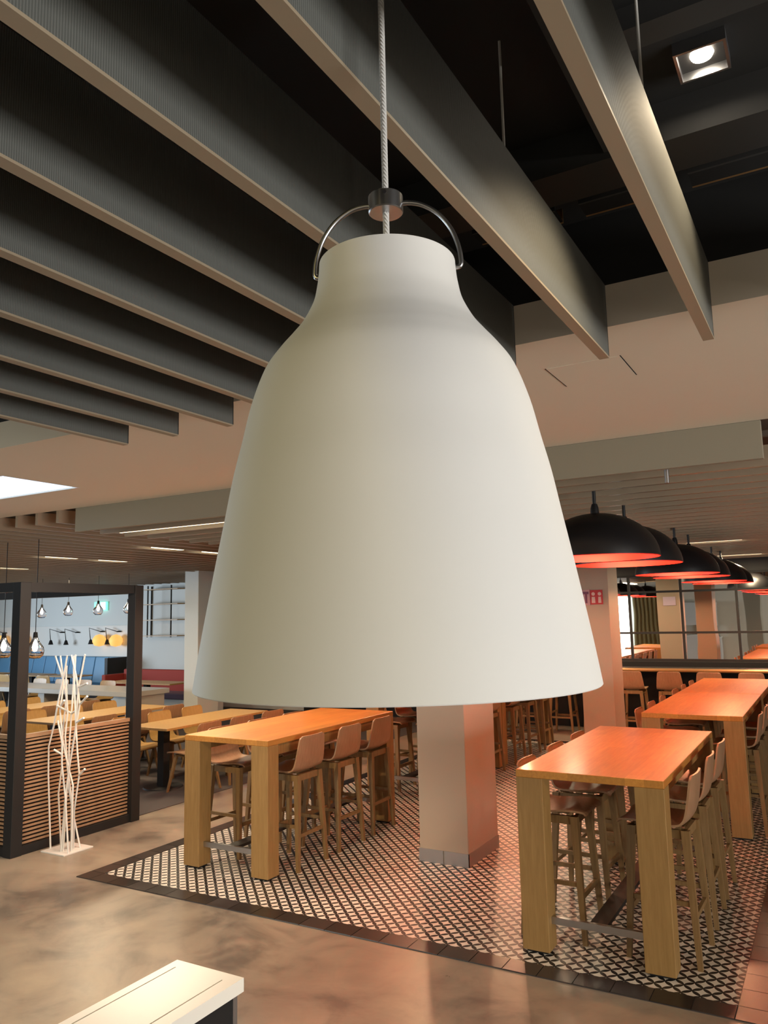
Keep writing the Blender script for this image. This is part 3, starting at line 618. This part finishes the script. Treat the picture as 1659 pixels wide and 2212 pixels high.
# ------------------------------------------------------------------ glass pendants
gp0 = thing('glass_pendant', (0, 0, 0), 0, 'x', 'lamp', 'clear glass pendant bulbs')
MB().lathe([(0.018, 0.16), (0.03, 0.12), (0.045, 0.085), (0.085, 0.03), (0.095, -0.01), (0.085, -0.055), (0.055, -0.085), (0.0, -0.09)], 24).build('glass', m_glassbulb, gp0)
MB().lathe([(0.0, 0.19), (0.02, 0.185), (0.026, 0.13), (0.0, 0.12)], 16).build('socket', m_blackmetal, gp0)
MB().lathe([(0.0, 0.115), (0.02, 0.08), (0.032, 0.03), (0.02, -0.01), (0.0, -0.018)], 16).build('bulb', m_filament, gp0)
MB().tube([(0, 0, 0.18), (0, 0, 1.17)], 0.0045, 6).build('cable', m_blackmetal, gp0)
register(gp0)
for i, (x, y, z) in enumerate(((-7.33, 5.36, 1.72), (-7.86, 5.36, 1.72), (-14.05, 10.4, 2.19), (-13.24, 10.4, 2.22), (-12.37, 10.4, 2.22), (-11.54, 10.4, 2.23))):
    lab = ['large clear glass pendant hanging low behind the divider beam', 'large clear glass pendant partly hidden by the divider corner post'][i] if i < 2 else 'small clear glass pendant in the row over the grey table, '+ORD[i-2]+' from the left'
    if i == 0: gp0.location = (x, y, z); gp0['label'] = lab
    else: o = copy_tree(gp0, (x, y, z), 0, lab)
    if i >= 2:
        for ch in kids(o):
            if ch.name.startswith('cable'): ch.scale = (1, 1, 0.62); ch.location = (0, 0, 0.07)
# recessed strips glowing between the slats
def led(x, y, z, sx, sy, label): tag(MB().box(-sx/2, sx/2, -sy/2, sy/2, 0, 0.03).build('led_strip', m_led, loc=(x, y, z)), label, 'light', 'recessed ceiling strips')
ll = 0
for x, nm in ((-7.295, 'over the nearest dining table'), (-9.325, 'over the second dining table'), (-11.645, 'over the farthest dining table')):
    for y in (7.2, 8.1): led(x, y, 2.9, 0.07, 0.5, 'glowing recessed ceiling strip '+nm+', '+('near' if y < 8 else 'far')+' one')
led(-1.2, 10.10, 2.80, 0.62, 0.07, 'glowing recessed ceiling strip above the third pair of dome lamps'); led(-1.2, 12.99, 2.80, 0.62, 0.07, 'glowing recessed ceiling strip close to the mirror wall')
led(-4.9, 4.91, 2.80, 1.4, 0.07, 'long glowing strip standing for a lit ceiling slat behind the fascia on the left')  # emissive strip in place of a slat lit from close by
for (x, y, z, p) in ((-7.2, 7.7, 2.84, 42), (-9.1, 7.7, 2.84, 42), (-10.9, 7.7, 2.84, 42), (-13.3, 10.4, 2.84, 30), (-5.1, 4.97, 2.77, 62), (-1.2, 12.6, 2.78, 45), (-3.9, 12.8, 2.78, 35)):
    d = bpy.data.lights.new('strip_lamp', 'AREA'); d.shape = 'RECTANGLE'; d.size = 0.3; d.size_y = 0.9; d.energy = p; d.color = (1.0, 0.78, 0.60) if x == -5.1 else (1.0, 0.80, 0.52)
    o = bpy.data.objects.new('strip_lamp', d); COL.objects.link(o); o.location = (x, y, z)
# small steel sensor on the fascia
tag(MB().tube([(0, 0, 0), (0, 0, 0.085)], 0.013, 14).build('ceiling_sensor', m_steel, loc=(-0.77, 4.62, 2.715)), 'small pale cylindrical sensor under the olive-grey fascia', 'sensor')

# ------------------------------------------------------------------ black domes with red lining
dm0 = thing('dome_lamp', (0, 0, 0), 0, 'x', 'lamp', 'black dome lamps with red lining')
R, Hd = 0.40, 0.30
def dome(Rr, Hh, n=14): return [(Rr*math.cos(a), Hh*math.sin(a)) for a in [math.pi/2*i/n*0.985 for i in range(n+1)]]
sh_ = MB().lathe(dome(R, Hd), 48).build('shade', m_dome, dm0)
MB().lathe(dome(R-0.006, Hd-0.006)+[(0.0, Hd-0.006)], 48).build('lining', m_red, dm0)
MB().lathe([(R-0.006, 0.0), (R, 0.0), (R, 0.004), (R-0.006, 0.004)], 48).build('rim', m_red, dm0)
MB().lathe([(0.0, Hd+0.065), (0.018, Hd+0.065), (0.026, Hd+0.04), (0.03, Hd-0.004), (0.0, Hd-0.01)], 20).build('cap', m_dome, dm0)
MB().tube([(0, 0, Hd+0.05), (0, 0, 0.72)], 0.012, 10).build('stem', m_dome, dm0)
MB().lathe([(0.0, 0.11), (0.03, 0.125), (0.042, 0.16), (0.03, 0.20), (0.016, 0.225), (0.0, 0.23)], 20).build('bulb', M('dome_bulb', (1, .8, .6), .5, emit=(1.0, 0.60, 0.42), estr=9), dm0)
register(dm0)
DY = [5.19, 6.05, 8.22, 9.10, 10.96, 11.9]; DYL = [6.25, 8.22, 9.10, 10.96, 11.9]
def dome_light(x, y, z, p, col=(1.0, 0.56, 0.36)):
    d = bpy.data.lights.new('dome_light', 'POINT'); d.energy = p; d.color = col; d.shadow_soft_size = 0.03
    o = bpy.data.objects.new('dome_light', d); COL.objects.link(o); o.location = (x, y, z+0.05)
k = 0
for x, nm in ((-1.34, 'right row'), (-4.355, 'left row')):
    for i, y in enumerate(DY if x > -2 else DYL):
        lab = 'black dome lamp with red inside, '+ORD[i]+' from camera in the '+nm
        if k == 0: dm0.location = (x, y, 2.345); dm0['label'] = lab
        else: copy_tree(dm0, (x, y, 2.345), 0, lab)
        dome_light(x, y, 2.345, 30 if x > -2 else 36, (1.0, 0.45, 0.22) if x > -2 else (1.0, 0.58, 0.32)); k += 1

# ------------------------------------------------------------------ mirror wall and bar ledge
mi = thing('framed_mirror', (0, 14.0, 0), 0, 'large black framed grid mirror on the far right wall', 'mirror')
VX = [-3.10-0.0, -2.24, -1.38, -0.52, 0.34, 1.20]; VZ = [1.15, 1.605, 2.30, 2.58]
xe = [-3.46]+VX+[2.06]
for i in range(len(xe)-1):
    for j in range(len(VZ)-1):
        MB().box(xe[i]+0.002, xe[i+1]-0.002, -0.012, 0.0, VZ[j]+0.002, VZ[j+1]-0.002).build('mirror_pane', m_mirror, mi)
for x in xe: MB().box(x-0.02, x+0.02, -0.035, -0.012, 1.15, 2.60).build('mullion', m_blackmetal, mi)
for z in VZ: MB().box(xe[0], xe[-1], -0.034, -0.013, z-0.018, z+0.018).build('transom', m_blackmetal, mi)
bc = thing('bar_counter', (-4.0, 13.7, 0), 0, 'narrow dark bar ledge with a bronze front edge under the mirror', 'counter')
MB().box(-5.5, 7.0, -0.36, 0.29, 1.0, 1.05).build('worktop', m_darkwall, bc); MB().tube([(-5.5, -0.36, 1.025), (7.0, -0.36, 1.025)], 0.03, 12).build('front_edge', m_gold, bc)
MB().box(-5.5, 7.0, 0.12, 0.29, 1.05, 1.13).build('upstand', m_dark, bc); MB().box(-5.5, 7.0, 0.1, 0.28, 0.0, 1.0).build('front_panel', m_dark, bc)
# ------------------------------------------------------------------ behind the photographer (seen only in the mirror)
wn = tag(MB().box(-9.6, -7.2, YB-0.1, YB-0.08, 0.4, 2.8).build('window_1', m_sheer), 'bright window behind the photographer, veiled in white', None, None, 'structure')
cu = thing('tan_curtain', (-6.3, YB+0.12, 0), 0, 'tan pleated curtain beside the bright rear window', 'curtain')
vs_ = []; n_ = 60
for i in range(n_+1):
    x = -0.85+1.7*i/n_; yv = 0.06*math.sin(i*1.05)
    vs_ += [(x, yv, 0.02), (x, yv, 2.9), (x, yv+0.012, 0.02), (x, yv+0.012, 2.9)]
fs_ = []
for i in range(n_):
    a, b = i*4, (i+1)*4; fs_ += [(a, b, b+1, a+1), (a+2, a+3, b+3, b+2)]
MB().add(vs_, fs_, True).build('fabric', m_curtain, cu)
wc = thing('white_cabinet', (-4.6, -4.5, 0), 0, 'white serving cabinet behind the photographer', 'cabinet')
MB().box(-0.7, 0.7, -0.3, 0.3, 0.0, 0.9).build('body', m_whitepaint, wc); MB().box(-0.74, 0.74, -0.34, 0.34, 0.9, 0.94).build('worktop', m_whitetop, wc); MB().box(-0.65, 0.65, -0.28, 0.1, 1.35, 2.2).build('upper_unit', m_whitepaint, wc)
MB().box(-0.65, -0.6, -0.28, 0.1, 0.94, 1.35).box(0.6, 0.65, -0.28, 0.1, 0.94, 1.35).build('upright', m_steel, wc)
